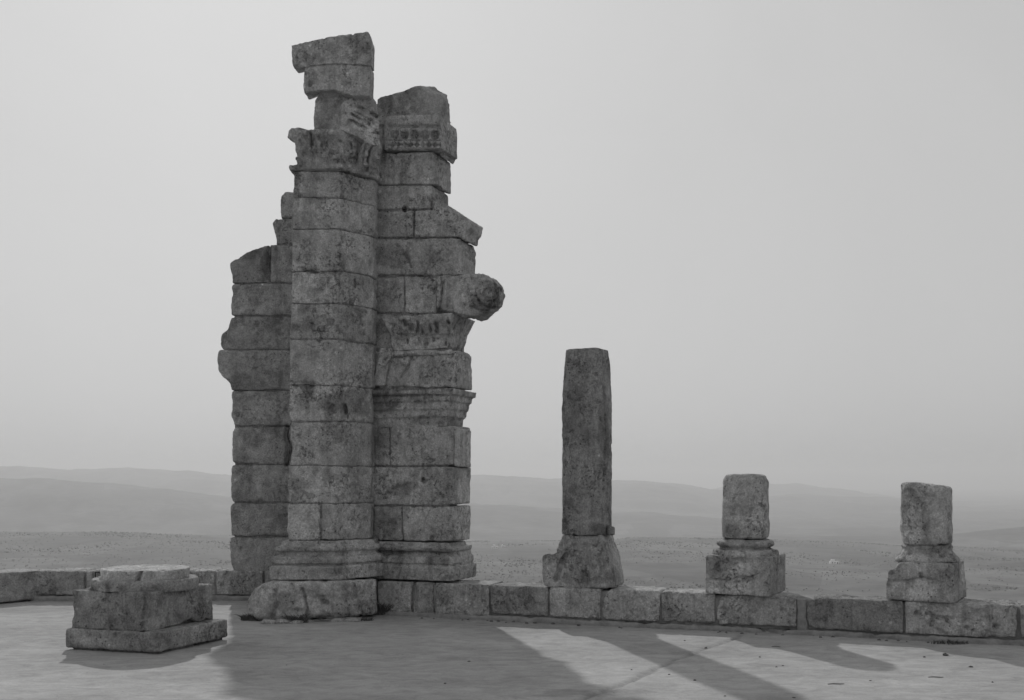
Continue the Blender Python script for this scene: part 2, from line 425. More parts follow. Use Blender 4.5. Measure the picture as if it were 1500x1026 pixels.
# olive trees and scrub of the plain: past counting
def tree_mass():
    n = 12000; xs, ys, hs = [], [], []
    while len(xs) < n:
        d = rng.uniform(980, 2100); px = rng.uniform(-150, 1650); x = XX(px, d)
        cl = fbm(np.array([[x, d, 0.0]]), 1 / 90.0, 3, 44)[0]
        if cl < 0.36 + 0.3 * rng.random(): continue
        xs.append(x); ys.append(d); hs.append(rng.uniform(0.35, 1.1) * (1 + 0.6 * (cl > 0.62)))
    x = np.array(xs); y = np.array(ys); h = np.array(hs); z = terrain_z(x, y)
    phi = (1 + 5 ** .5) / 2
    iv = np.array([(-1, phi, 0), (1, phi, 0), (-1, -phi, 0), (1, -phi, 0), (0, -1, phi), (0, 1, phi), (0, -1, -phi), (0, 1, -phi), (phi, 0, -1), (phi, 0, 1), (-phi, 0, -1), (-phi, 0, 1)]) / 1.9
    fi = np.array([(0, 11, 5), (0, 5, 1), (0, 1, 7), (0, 7, 10), (0, 10, 11), (1, 5, 9), (5, 11, 4), (11, 10, 2), (10, 7, 6), (7, 1, 8), (3, 9, 4), (3, 4, 2), (3, 2, 6), (3, 6, 8), (3, 8, 9), (4, 9, 5), (2, 4, 11), (6, 2, 10), (8, 6, 7), (9, 8, 1)])
    jit = rng.uniform(0.6, 1.3, (n, 12, 1))
    Vt = iv[None] * jit * np.stack([h * 0.9, h * 0.9, h * 0.6], 1)[:, None, :] + np.stack([x, y, z + h * 0.45], 1)[:, None, :]
    Ft = (fi[None] + (np.arange(n) * 12)[:, None, None]).reshape(-1, 3)
    o = link('olive_trees', raw_mesh('olive_trees', Vt.reshape(-1, 3), Ft, smooth=False), TREE)
    tag(o, 'scattered dark trees and scrub dotting the far plain', 'trees', None, 'stuff')
tree_mass()
def far_house(px, py, wd, dp, ht, label):
    for d in np.arange(900, 2600, 4.0):
        x = XX(px, d)
        if terrain_z(np.array([x]), np.array([d]))[0] >= ZZ(py, d): break
    z = terrain_z(np.array([x]), np.array([d]))[0]
    t = thing('house', (x, d, z), label, 'house')
    P = Part().plain(box((x, d, z + ht / 2 - 1), (wd, dp, ht + 2)), 1)
    P.plain(box((x - wd * 0.15, d + 1, z + ht + 1.2), (wd * 0.4, dp * 0.6, 2.4)), 1); P.build('wall', PLASTER, t)
    R = Part().plain(box((x, d, z + ht + 0.15), (wd + 0.5, dp + 0.5, 0.3)), 1); R.build('roof', PLASTER, t)
    for i in range(3):
        wp = Part().plain(box((x - wd * 0.3 + i * wd * 0.3, d - dp / 2 - 0.05, z + ht * 0.55), (1.1, 0.12, 1.3)), 1); wp.build('window', GLASSDK, t)
far_house(725, 804, 9, 7, 3.4, 'small white flat-roofed house on the plain between the pier and the tall column')
far_house(737, 803, 6, 6, 2.8, 'tiny white outbuilding right of the white house on the plain')
far_house(1222, 826, 10, 6, 2.4, 'low pale shed alone on the plain behind the gap between the two short columns')

# ================================================================= TERRACE FLOOR
TAN = 0.366
K_PAR = 12.185
PC = Plane((0, K_PAR), -math.atan(TAN))                 # front face of the right-hand low wall
PB = Plane((0, 14.2), 0.0)                              # front face of the left-hand low wall
PA = Plane((-6.1, 14.28), math.radians(54))             # short return at the far left
GCUTS = [([(1084, 931), (1060, 941), (1017, 955), (969, 977), (940, 990), (900, 1007), (850, 1026)], 0.030, 0.016), ([(560, 930), (640, 938), (700, 952)], 0.012, 0.006), ([(1290, 990), (1380, 1004), (1470, 1003)], 0.010, 0.005), ([(20, 960), (80, 975), (140, 1000)], 0.010, 0.006),
         ([(965, 978), (940, 985), (905, 1012)], 0.015, 0.008)]
def floor():
    xs = np.concatenate([np.linspace(-30, -8.1, 24), np.arange(-8, 8, 0.035), np.linspace(8.1, 30, 24)])
    ts = np.concatenate([np.linspace(-30, 4.9, 20), np.arange(5.0, 13.0, 0.035)])
    ye = np.where(xs > -1.7, K_PAR - TAN * xs + 0.62, np.where(xs > -6.1, 14.85, 14.9 + (xs + 6.1) * 1.35)); ye = np.maximum(ye, 1.0)
    X, T = np.meshgrid(xs, ts, indexing='ij'); YE = np.repeat(ye[:, None], len(ts), 1)
    s = np.where(T > 5, 5 + (T - 5) / 8.0 * (YE - 5), T)
    s = np.minimum(s, YE)
    V = np.stack([X.ravel(), s.ravel(), np.zeros(X.size)], 1)
    z = (fbm(V * [0.8, 1, 1], 1.1, 3, 12) - 0.5) * 0.016 + (fbm(V * [0.8, 1, 1], 7.0, 3, 14) - 0.5) * 0.005
    tone = np.ones(len(V))
    for pts, wd, dep in GCUTS:
        G = [(XX(a, F * EYE / (b - HY)), F * EYE / (b - HY)) for a, b in pts]
        wob = (fbm(V, 5.0, 5, 66) - 0.5) * 0.22
        D = seg_dist(V[:, 0] + wob, V[:, 1] + wob, G); k_ = 1 - sstep(wd * 0.4, wd * 1.5, D); z -= dep * k_; tone *= 1 - k_ * min(.24, dep * 18)
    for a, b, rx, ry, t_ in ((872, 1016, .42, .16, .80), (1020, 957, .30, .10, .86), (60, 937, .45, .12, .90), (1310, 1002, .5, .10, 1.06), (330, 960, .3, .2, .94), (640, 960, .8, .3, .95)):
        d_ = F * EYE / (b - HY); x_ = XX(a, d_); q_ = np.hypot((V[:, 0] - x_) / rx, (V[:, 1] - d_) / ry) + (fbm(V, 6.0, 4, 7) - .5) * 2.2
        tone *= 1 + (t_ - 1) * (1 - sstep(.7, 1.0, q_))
    V[:, 2] = z
    nx, ny = X.shape
    # skirt: the masonry terrace drops away outside
    rim = V[ny - 1::ny].copy(); rim[:, 2] = -14.0; rim[:, 1] += 0.02
    base = len(V); V = np.concatenate([V, rim]); tone = np.concatenate([tone, np.ones(len(rim))])
    ii, jj = np.meshgrid(np.arange(nx - 1), np.arange(ny - 1), indexing='ij')
    Q = np.stack([ii * ny + jj, (ii + 1) * ny + jj, (ii + 1) * ny + jj + 1, ii * ny + jj + 1], -1).reshape(-1, 4)
    i = np.arange(nx - 1); Q2 = np.stack([i * ny + ny - 1, (i + 1) * ny + ny - 1, base + i + 1, base + i], -1)
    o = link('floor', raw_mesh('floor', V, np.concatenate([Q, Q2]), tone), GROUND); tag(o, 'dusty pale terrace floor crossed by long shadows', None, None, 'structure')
floor()

# ================================================================= LOW WALLS
def wall_block(plane, px0, px1, z0, z1, parent, tone, dep=0.46, off=0.0, mat=STONE, shape=None, cuts=(), tone_spots=(), worn=1.2, lbl=None, seed=0):
    s0, s1 = plane.s(px0), plane.s(px1)
    if shape is None:
        c = [random.uniform(0.0, 0.025) for _ in range(8)]
        shape = [(0, c[0]), (c[1], 0), (1 - c[2], 0), (1, c[3]), (1, 1 - c[4]), (1 - c[5], 1), (c[6], 1), (0, 1 - c[7])]
    L = s1 - s0; H = z1 - z0
    P = inset([(s0 + a * (1 if a in (0, 1) else 1) * L, z0 + b * H) for a, b in shape], 0.005)
    o2 = off + random.uniform(-0.012, 0.012); V = []
    for o in (o2, o2 + dep):
        for s, z in P:
            p = plane.O + s * plane.u + o * plane.v; V.append((p[0], p[1], z))
    n = len(P); Fc = [tuple(range(n)), tuple(range(2 * n - 1, n - 1, -1))] + [(i, i + n, (i + 1) % n + n, (i + 1) % n) for i in range(n)]
    pt = Part().add((V, Fc), tone, 0.014, worn=worn, rough=1.15, seed=seed)
    b = pt.build('stone_block', mat, parent, cuts, tone_spots)
    if lbl: b['label'] = lbl
    return b
RC = [0.10, 0.5, 0.9]
wr = thing('low_wall', (PC.xy(900)[0], PC.xy(900)[1], 0), 'low wall of large weathered stone blocks under the three broken columns', 'wall')
blocks = [(552, 603, 1.05, None), (604, 635, 0.95, None), (637, 717, 1.0, None), (718, 803, 0.84, None), (804, 880, 1.08, None), (881, 967, 1.15, 'L'), (968, 1048, 0.98, None),
          (1050, 1167, 1.06, 'A'), (1181, 1323, 0.82, 'B'), (1325, 1491, 1.12, None), (1494, 1660, 0.95, None), (1662, 1800, 1.05, None)]
SH = {'L': [(0, .35), (.02, .1), (.07, 0), (.95, 0), (1, .06), (1, .95), (.96, 1), (.14, 1), (.03, .75)],
      'A': [(0, .1), (.04, 0), (1, 0), (1, 1), (.12, 1), (.04, .86), (0, .6)],
      'B': [(0, .3), (.03, .1), (.10, 0), (1, 0), (1, 1), (.12, 1), (.05, .92), (0, .62)]}
for i, (a, b, tn, sh) in enumerate(blocks):
    cuts = []; st = []
    if a == 1325:
        cuts = [([(1343, 899), (1346, 900)], 4.5, 0.05), ([(1358, 898), (1368, 902)], 3.5, 0.04), ([(1367, 908), (1366, 918)], 4, 0.045), ([(1372, 905), (1396, 906)], 3, 0.04), ([(1388, 910), (1390, 912)], 4, 0.05),
                ([(1416, 919), (1418, 920)], 3.5, 0.04), ([(1426, 923), (1428, 924)], 3, 0.04), ([(1457, 917), (1459, 918)], 4.5, 0.05), ([(1370, 922), (1386, 930)], 4, 0.03)]
    if a == 1050: cuts = [([(1146, 894), (1150, 896)], 4, 0.03)]
    if a == 604: cuts = [([(607, 853), (610, 895)], 2.5, 0.03)]
    top = 0.392 + random.uniform(-0.006, 0.008); bot = 0.065 + random.uniform(-0.008, 0.012)
    if a < 640: bot = 0.03; top = 0.40
    wall_block(PC, a, b, bot, top, wr, tn, shape=SH.get(sh), cuts=cuts, worn=1.5, mat=STONE_D if tn < 0.9 else STONE, seed=i)
# mortar-bedded footing, packing and a mortar cap behind the block fronts
def strip(plane, px0, px1, z0, z1, off, dep, name, parent, mat, tone=1.0, vox=0.02, **k):
    s0, s1 = plane.s(px0), plane.s(px1); V = []
    for z in (z0, z1):
        for s, o in ((s0, off), (s1, off), (s1, off + dep), (s0, off + dep)):
            p = plane.O + s * plane.u + o * plane.v; V.append((p[0], p[1], z))
    Fc = [(3, 2, 1, 0), (4, 5, 6, 7), (0, 1, 5, 4), (1, 2, 6, 5), (2, 3, 7, 6), (3, 0, 4, 7)]
    return Part().add((V, Fc), tone, vox, **k).build(name, mat, parent)
strip(PC, 555, 1800, -0.05, 0.052, -0.035, 0.52, 'footing', wr, MORTAR, 1.0, 0.025, worn=1.0, rough=1.5)
strip(PC, 562, 1795, 0.03, 0.372, 0.035, 0.42, 'mortar_core', wr, MORTAR, 1.0, 0.03, worn=0.5, rough=1.0)
strip(PC, 1166, 1182, 0.03, 0.365, 0.006, 0.2, 'mortar_joint', wr, MORTAR, 1.0, 0.014, worn=1.0, rough=1.5)
wl = thing('low_wall', (-4.7, 14.4, 0), 'low stone block wall running behind the foreground pedestal on the left', 'wall')
lb = [(50, 124, 0.95), (126, 136, 1.0), (137, 200, 0.9), (202, 278, 1.0), (280, 315, 0.93), (317, 386, 1.0), (388, 440, 0.95)]
for i, (a, b, tn) in enumerate(lb):
    ob = wall_block(PB, a, b, 0.07, 0.392, wl, tn, seed=20 + i)
    if a == 137: d_block = ob
for i, (s0, s1, tn) in enumerate([(-0.02, -1.0, 1.12), (-1.01, -1.9, 1.0), (-1.91, -2.9, 1.05)]):
    # return towards the viewer; s runs back along the plane
    P = Plane((PA.O + s1 * PA.u), PA.ang); L = s0 - s1
    V = []
    for o in (0.0, 0.46):
        for s, z in ((0, 0.02), (L, 0.02), (L, 0.395), (0, 0.395)):
            p = P.O + s * P.u + o * P.v; V.append((p[0], p[1], z))
    Fc = [(0, 1, 2, 3), (7, 6, 5, 4)] + [(k, k + 4, (k + 1) % 4 + 4, (k + 1) % 4) for k in range(4)]
    Part().add((V, Fc), tn, 0.014, worn=1.3, seed=33 + i).build('stone_block', STONE_P, wl)
strip(PB, 44, 440, -0.05, 0.07, -0.05, 0.5, 'footing', wl, MORTAR, 1.0, 0.025, rough=1.5)
strip(PB, 66, 435, 0.03, 0.37, 0.035, 0.42, 'mortar_core', wl, MORTAR, 1.0, 0.03, worn=0.5)
# the letter painted on the wall
cv = bpy.data.curves.new('painted_letter', 'FONT'); cv.body = 'D'; cv.size = 0.15; cv.extrude = 0.002; cv.offset = -0.001
tmpo = bpy.data.objects.new('tl', cv); COL.objects.link(tmpo); dg = bpy.context.evaluated_depsgraph_get(); dg.update()
me = bpy.data.meshes.new_from_object(tmpo.evaluated_get(dg)); bpy.data.objects.remove(tmpo); me.name = 'painted_letter'
dl = link('painted_letter', me, DARK, d_block); dl.rotation_euler = (math.pi / 2, 0, 0)
dl.location = (XX(137.5, 14.17) + 4.7, 14.172 - 14.4, 0.275)

# ================================================================= RUINED PIER
pier = thing('ruined_pier', (-2.2, 12.9, 0), 'tall broken stone pier with carved capitals and ragged wing walls rising above the low wall', 'ruin')
D1 = 12.4
PF = Plane((0, D1), 0.0)
# --- left wing
PW = Plane((0, 14.25), 0.0); lw = Part()
L_ = [([(343, 841), (338, 826), (336, 805), (336, 787), (440, 787), (440, 841)], .98), ([(338, 785), (337, 775), (337, 742), (340, 737), (440, 737), (440, 786)], .92),
      ([(341, 735), (338, 728), (337, 700), (338, 684), (341, 681), (440, 681), (440, 736)], .98), ([(341, 678), (339, 672), (339, 633), (343, 625), (423, 625), (420, 640), (424, 655), (421, 680), (400, 680)], 1.0),
      ([(344, 623), (340, 612), (339, 580), (341, 573), (430, 573), (430, 624)], .95), ([(340, 572), (336, 561), (326, 552), (320, 543), (318, 530), (319, 518), (322, 513), (430, 513), (430, 572)], .95),
      ([(326, 512), (322, 505), (323, 491), (328, 486), (333, 483), (336, 472), (339, 463), (430, 463), (430, 512)], .95), ([(339, 462), (338, 440), (339, 425), (341, 416), (440, 416), (440, 462)], .93),
      ([(340, 415), (339, 403), (335, 388), (336, 385), (352, 374), (368, 366), (382, 361), (395, 359), (395, 415)], .88), ([(396, 415), (396, 359), (440, 358), (440, 415)], .98),
      ([(404, 358), (402, 345), (397, 330), (398, 324), (403, 320), (440, 319), (440, 358)], .93), ([(410, 319), (411, 300), (413, 285), (417, 281), (440, 281), (440, 319)], .92)]
for i, (p, tn) in enumerate(L_):
    lw.add(prism(p, PW, random.uniform(-.012, .012), 0.55), tn * 0.95, seed=i + 1, worn=.8)
CORE = [(342, 838), (343, 640), (344, 575), (330, 545), (326, 520), (330, 492), (343, 462), (344, 420), (342, 388), (370, 371), (396, 363), (409, 356), (405, 330), (415, 317), (418, 285), (440, 285), (440, 838)]
lw.add(prism(CORE, PW, .026, .46, g=0), .62, .02, worn=.2, rough=.8)
RET = [(-2.66, 13.25), (-2.25, 13.25), (-2.25, 14.4), (-2.80, 14.4)]
zs_ = [.40, .85, 1.32, 1.75, 2.25, 2.70, 3.20, 3.68, 4.10, 4.60, 5.05]
for i, (a_, b_) in enumerate(zip(zs_[:-1], zs_[1:])):
    lw.add(loft([(x_ + (random.uniform(-.012, .012) if k_ in (0, 3) else 0), y_) for k_, (x_, y_) in enumerate(RET)], [(a_ + .002, 0), (b_ - .002, 0)]), .95, .022, worn=.7, seed=70 + i)
LC = [([(421, 625), (419, 640), (423, 655), (420, 680)], 4, 0.06), ([(395, 362), (394, 385), (392, 400)], 4, 0.03)]
lw.build('wing_wall', STONE_P, pier, LC, [(390, 385, 8, 30, .6), (350, 560, 20, 14, .7), (365, 640, 20, 12, .72)], wob=.03)
# --- pilaster plan
A, B, C, Dp, E = (-2.55, D1), (-2.015, D1), (-1.665, 12.78), (-1.60, 13.35), (-2.55, 13.35)
PLAN = [A, B, C, Dp, E]
def zf(y, d=D1): return ZZ(y, d)
sh = Part()
GJ = 0.0015
def course(y0, y1, tn, plan=PLAN, out=0.0, seed=0, **k):
    k.setdefault('worn', .65); sh.add(loft(plan, [(zf(y1) + GJ, out), (zf(y0) - GJ, out)]), tn, seed=seed, **k)
xm = XX(470, D1)
course(738, 792, 1.28, [A, (xm - .004, D1), (xm - .004, 13.2), (-2.55, 13.2)], -0.002, 1, worn=.8, pits=.6)
course(738, 792, 1.0, [(xm + .004, D1), B, C, Dp, (xm + .004, 13.35)], 0.0, 2)
course(683, 738, 1.06, seed=3); course(617.5, 683, 1.02, seed=4)
course(565, 617.5, 1.02, seed=5); course(497.5, 565, 1.05, seed=6); course(445.5, 497.5, 1.0, seed=7); course(397.5, 445.5, 1.1, seed=8)
course(335.5, 397.5, 1.12, seed=9); course(290.5, 335.5, 1.08, seed=10); course(251, 290.5, 1.0, seed=11)
sh.plain(box((-2.13, 13.7, 2.3), (0.75, 1.1, 4.4)), 0.9)
sh.add(loft(PLAN, [(zf(791), -.012), (zf(253), -.014)]), .6, .02, worn=.1, rough=.6)
PC_CUTS = [([(504, 596), (505, 604)], 5, 0.10), ([(486, 598), (490, 601)], 7, 0.05), ([(468, 738), (472, 760), (470, 792)], 2.0, 0.02),
           ([(446, 397), (462, 399), (468, 404), (490, 400)], 4, 0.025), ([(512, 686), (508, 700), (497, 712)], 2.0, 0.02), ([(505, 715), (503, 730)], 2.5, 0.02),
           ([(423, 617), (420, 640), (425, 655), (421, 682)], 4.5, 0.06), ([(452, 735), (470, 725), (482, 724)], 2, .012), ([(520, 455), (535, 457)], 3.0, 0.04), ([(516, 450), (517, 490)], 2.0, 0.02),
           ([(424, 560), (466, 562)], 1.8, .02), ([(478, 550), (490, 572), (500, 580)], 4, .015)]
PC_ST = [(445, 520, 26, 70, .80), (480, 640, 10, 60, .80), (505, 590, 34, 22, .62), (450, 330, 16, 60, .78), (430, 300, 10, 70, .78), (510, 420, 26, 60, .88), (520, 700, 10, 60, .85), (478, 740, 9, 60, .82), (440, 470, 22, 22, .7)]
sh.build('pilaster_shaft', STONE, pier, PC_CUTS, PC_ST, lean=0.016, wob=.03)
# base moulding of pilaster
bm = Part()
prof_b = [(849, .160), (832, .170), (829.5, .165), (829, .115), (826.5, .115), (825.5, .145), (817, .145), (816, .128), (814.5, .078), (809, .072), (808, .105), (806, .118), (801, .112), (800, .06), (793, .055)]
bm.add(loft(PLAN, [(zf(y, 12.3), o) for y, o in prof_b]), 1.05, 0.010, worn=.35, rough=.7)
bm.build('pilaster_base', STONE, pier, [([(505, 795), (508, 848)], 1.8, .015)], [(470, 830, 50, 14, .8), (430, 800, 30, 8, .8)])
# rough plinth stone under it
pl = Part()
PP = Plane((0, 12.14), 0.0)
def plfn(V, Q):
    px, py = survey(V); V = V.copy()
    lim = np.interp(px, [355, 364, 374, 386, 402, 600], [897, 884, 866, 857, 851.5, 848])
    zl = EYE + (HY - lim) / F * V[:, 1]; V[:, 2] = np.where(V[:, 2] > zl, zl + (V[:, 2] - zl) * .15, V[:, 2]); return V
pl.add(loft([(XX(363, 12.3), 12.32), (XX(376, 12.14), 12.15), (XX(420, 12.08), 12.08), (XX(486, 12.1), 12.10), (XX(522, 12.25), 12.26), (XX(551, 12.5), 12.5), (XX(553, 13.0), 13.0), (XX(366, 13.0), 13.0)], [(0.015, -.03), (.06, 0), (.40, 0), (0.437, -.012)]), 1.22, 0.012, worn=1.3, rough=2.1, pits=2.2, fn=plfn)
pl.build('plinth_stone', STONE, pier, [([(443, 864), (446, 874)], 3, .05), ([(446, 876), (450, 893), (447, 906)], 2.2, .05), ([(474, 882), (477, 883)], 5, .07), ([(427, 858), (429, 861)], 4, .04),
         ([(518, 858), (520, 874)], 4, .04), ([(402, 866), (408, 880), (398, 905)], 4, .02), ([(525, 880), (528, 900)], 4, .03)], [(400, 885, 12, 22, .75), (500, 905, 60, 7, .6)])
# fallen flat chip and mortar under the plinth
cp = Part(); cp.add(box((-2.15, 12.22, 0.015), (0.95, 0.25, 0.05), 0.0), 0.9, 0.014, worn=2, rough=1.6); cp.add(box((-2.52, 12.02, 0.015), (0.45, 0.16, 0.035), 0.05), 1.0, 0.012, worn=2, rough=1.4)
cp.build('bedding_stone', STONE, pier)

# --- capital of pilaster
cap = Part(); pcs = []
zc = lambda y: ZZ(y, D1)
CPL = [(-2.495, D1), B, C, Dp, (-2.495, 13.35)]
pcs.append(loft(PLAN, [(zc(250.5), .0), (zc(250), .034), (zc(246), .042), (zc(243.5), .036), (zc(243), .0)]))
pcs.append(loft(CPL, [(zc(250.5), .0), (zc(250), .038), (zc(246), .045), (zc(243), .038), (zc(242), .012), (zc(230), .015), (zc(212), .035), (zc(200), .055), (zc(192), .06)]))
def leaf(p, out, h, wd, curl, th=0.045, z0=None):
    out = np.array([out[0], out[1], 0.0]); out /= np.linalg.norm(out); side = np.array([-out[1], out[0], 0.0]); p = np.array(p, float)
    path = [p, p + [0, 0, h * .4] + out * curl * .15, p + [0, 0, h * .75] + out * curl * .45, p + [0, 0, h * .97] + out * curl * .85, p + [0, 0, h * .95] + out * curl * 1.15, p + [0, 0, h * .80] + out * curl * 1.25]
    return sweep([tuple(q) for q in path], side, [wd, wd * 1.05, wd, wd * .85, wd * .65, wd * .4], th)
for k in range(4):      # lower row of acanthus, front face
    pcs.append(leaf((-2.43 + k * .12, D1 - .015, zc(243)), (0, -1), .165, .112, .105, .05))
for k in range(3):
    t = (k + .5) / 3; pcs.append(leaf((B[0] + (C[0] - B[0]) * t, B[1] + (C[1] - B[1]) * t - .01, zc(243)), (.73, -.68), .165, .12, .105, .05))
for k in range(3):      # upper row
    pcs.append(leaf((-2.40 + k * .15, D1 - .02, zc(232)), (0, -1), .26, .10, .13, .05))
hp = lambda a, b: (XX(a, 12.42), 12.47, zc(b))
pcs.append(sweep([hp(442, 246), hp(439, 230), hp(435, 216), hp(429, 206), hp(422, 199), hp(416, 197)], (0.15, 1, 0), [.20, .20, .22, .24, .24, .20], .085))
pcs.append(sweep([hp(462, 198), hp(446, 196), hp(432, 193), hp(422, 193), hp(417, 196)], (0.1, 1, 0), [.24, .26, .26, .24, .2], .05))
pcs.append(rev((XX(419, 12.42), 12.47), [(zc(204), .022), (zc(201), .042), (zc(197), .048), (zc(193.5), .03)], 14))
pcs.append(rev((XX(449, 12.42), 12.45), [(zc(206), .06), (zc(193), .075), (zc(189.5), .05)], 14))
pcs.append(sweep([(XX(434, 12.4), 12.36, zc(246)), (XX(430, 12.4), 12.35, zc(237)), (XX(427, 12.4), 12.34, zc(235))], (0, 1, 0), .1, .035))
for dx in (0, .09):     # paired stalks of the right-hand corner
    pcs.append(sweep([(-1.80 + dx, 12.58 + dx, zc(243)), (-1.79 + dx, 12.54 + dx, zc(228)), (-1.76 + dx, 12.50 + dx, zc(214)), (-1.70 + dx, 12.47 + dx, zc(206))], (.73, .68, 0), [.08, .085, .09, .10], .06))
    pcs.append(sweep([(-1.80 + dx, 12.58 + dx, zc(238)), (-1.76 + dx, 12.53 + dx, zc(234)), (-1.74 + dx, 12.52 + dx, zc(239))], (.73, .68, 0), .08, .035))
cap.add(pcs, 1.02, 0.0105, worn=.25, rough=.9)
cap.build('pilaster_capital', STONE, pier, [([(455, 197), (456, 222)], 2.2, .035), ([(462, 198), (463, 222)], 2, .03), ([(471, 200), (471, 224)], 2, .03), ([(497, 206), (499, 207)], 2, .03),
       ([(511, 233), (517, 230)], 3, .05), ([(440, 205), (444, 225)], 2, .02), ([(514, 209), (515, 220)], 1.6, .03), ([(525, 212), (522, 235)], 1.8, .03), ([(534, 213), (531, 238)], 1.8, .03), ([(448, 249.5), (500, 248)], 1.6, .03)],
       [(500, 225, 12, 10, 1.15), (438, 245, 14, 12, .75)], lean=0.016)
# --- stones above the capital
ts = Part(); PT = Plane((0, 12.46), 0.0)
ts.add(prism([(459, 196), (458, 175), (459, 158), (461, 146), (470, 132), (500, 130), (541, 135), (542, 175), (535, 198)], PT, 0, .45), 1.02, 0.013, worn=1.2, rough=1.3)
ts.build('upper_shaft_block', STONE, pier, [([(452, 166), (500, 160)], 0.1, 0), ([(497, 150), (499, 185)], 3, .02)], [(478, 170, 16, 20, .8)])
vs = Part(); PV = Plane((XX(500, 12.35), 12.32), math.radians(25))
vs.add(prism([(498, 190), (502, 150), (520, 140), (545, 141), (552, 150), (555, 170), (557, 214), (545, 213), (530, 204), (515, 197)], PV, 0, .30), 1.10, 0.0075, worn=.8, rough=.45, pits=.2)
vs.build('carved_voussoir', STONE, pier, [([(511, 175), (536, 188)], 2.0, .04), ([(515, 167), (541, 181)], 2.4, .05), ([(520, 164), (545, 177)], 1.6, .03), ([(525, 156), (552, 171)], 2.8, .05), ([(548, 194), (556, 196)], 2, .03)])
pb = Part(); PP2 = Plane((0, 12.28), 0.0)
pb.add(prism([(446, 96), (500, 92), (543, 95.5), (543, 120), (542, 141), (520, 141), (500, 136), (490, 131.5), (470, 132), (445, 137.5), (444, 120)], PP2, 0, .30, rise=.02), 1.0, 0.013, worn=.7)
pb.build('projecting_block', STONE, pier, [([(453, 121), (454, 124)], 4, .05)], [(480, 110, 24, 12, .85)])
tsb = Part()
tsb.add(prism([(427, 68), (426, 66), (470, 58), (476, 56), (520, 50), (540, 47), (542, 56), (544, 66), (544, 98), (520, 96), (495, 94.5), (470, 96), (448, 99), (430, 101), (428, 85)], PP2, -.02, .30, rise=.05), 1.0, 0.012, worn=.3)
tsb.build('top_slab', STONE, pier, [([(458, 88), (452, 95)], 3, .02)], [(460, 85, 14, 12, .8), (530, 75, 20, 25, .88)])

# --- right-hand wall of the pier
PR = Plane((0, 12.35), -math.atan(TAN)); rw = Part()
R = [([(535, 682), (535, 624), (571, 624), (571, 682)], .92), ([(572, 682), (572, 624), (664, 624), (664, 682)], 1.0), ([(535, 740), (535, 684), (666, 684), (665, 740)], .98),
     ([(530, 793), (530, 742), (588, 742), (590, 793)], .86), ([(589, 742), (666, 742), (664, 793), (591, 793)], .98),
     ([(530, 568), (530, 514), (668, 514), (668, 568)], 1.0), ([(530, 511), (530, 461), (575, 461), (575, 511)], .84),
     ([(530, 459), (530, 405), (591, 405), (591, 459)], .80), ([(592, 459), (592, 405), (640, 405), (640, 459)], 1.1),
     ([(530, 403), (530, 351), (674, 349), (678, 362), (678, 403)], .97), ([(530, 348), (530, 311), (606, 309), (606, 348)], .92),
     ([(608, 348), (608, 309), (632, 308), (634, 293), (642, 293), (690, 322), (689, 334), (682, 341), (680, 352), (672, 347)], 1.02),
     ([(530, 308), (530, 273), (632, 271), (632, 306)], .96), ([(530, 271), (530, 225), (636, 223), (637, 271)], 1.0)]
offs = {0: .0, 1: .0}
for i, (p, tn) in enumerate(R):
    dep = .50 if i in (0, 1, 2, 3, 4, 5) else (.42 if i in (9, 11) else .50)
    rw.add(prism(p, PR, random.uniform(-.008, .008) + (0 if i > 4 else 0), dep, g=.001), tn, 0.0135, seed=40 + i, worn=.65)
# right-hand end quoins, a little separate and paler
for p, tn in [([(664, 683), (663, 627), (671, 628), (670, 684)], 1.15)]:
    rw.add(prism(p, PR, .012, .40, g=.001), tn, 0.0135, worn=1.0, seed=61)
CR = [(532, 792), (532, 226), (626, 226), (627, 298), (640, 306), (672, 326), (668, 340), (668, 352), (668, 368), (668, 402), (656, 404), (656, 792)]
rw.add(prism(CR, PR, .020, .27, g=0), .6, .02, worn=.1, rough=.6)
o_ = PR.xy(600, .27)
rw.plain(box((o_[0] - .05, o_[1], 2.3), (1.0, 0.2, 4.4), PR.ang), .8)
RCUT = [([(592, 304), (592.5, 307)], 4, .09), ([(586, 230), (590, 238), (592, 252), (588, 256)], 3.5, .035), ([(590, 372), (597, 378), (603, 391)], 2, .03), ([(576, 370), (590, 368), (598, 376)], 3, .02), ([(572, 392), (590, 394), (604, 388)], 2.5, .02),
        ([(604, 522), (598, 538), (587, 552)], 2.2, .035), ([(620, 703), (621, 705)], 4, .07), ([(575, 717), (592, 713), (598, 708)], 3, .03), ([(570, 690), (584, 695)], 3, .015), ([(583, 710), (575, 722)], 2, .02),
        ([(544, 690), (542, 720), (547, 750), (545, 792)], 1.8, .03), ([(540, 685), (541, 740)], 1.4, .02), ([(632, 745), (618, 775), (607, 790)], 2.4, .012), ([(632, 288), (633, 306)], 2.5, .04),
        ([(634, 520), (633, 568)], 1.6, .015), ([(560, 742), (640, 742)], .1, 0), ([(635, 735), (648, 728)], 3, .02), ([(655, 700), (658, 735)], 1.5, .01)]
RST = [(575, 375, 26, 22, .72), (562, 430, 20, 26, .8), (615, 380, 30, 22, .9), (560, 330, 24, 20, .8), (565, 250, 14, 30, .8), (560, 640, 24, 20, .78), (590, 715, 26, 10, .7), (560, 770, 22, 22, .78),
       (640, 545, 26, 16, .8), (620, 700, 60, 20, .92), (680, 720, 12, 36, 1.18), (677, 770, 12, 36, 1.15), (650, 290, 12, 16, .7)]  # paler pair paints the light on the lower right-hand end into the tone
rw.build('pier_wall', STONE, pier, RCUT, RST, wob=.03)
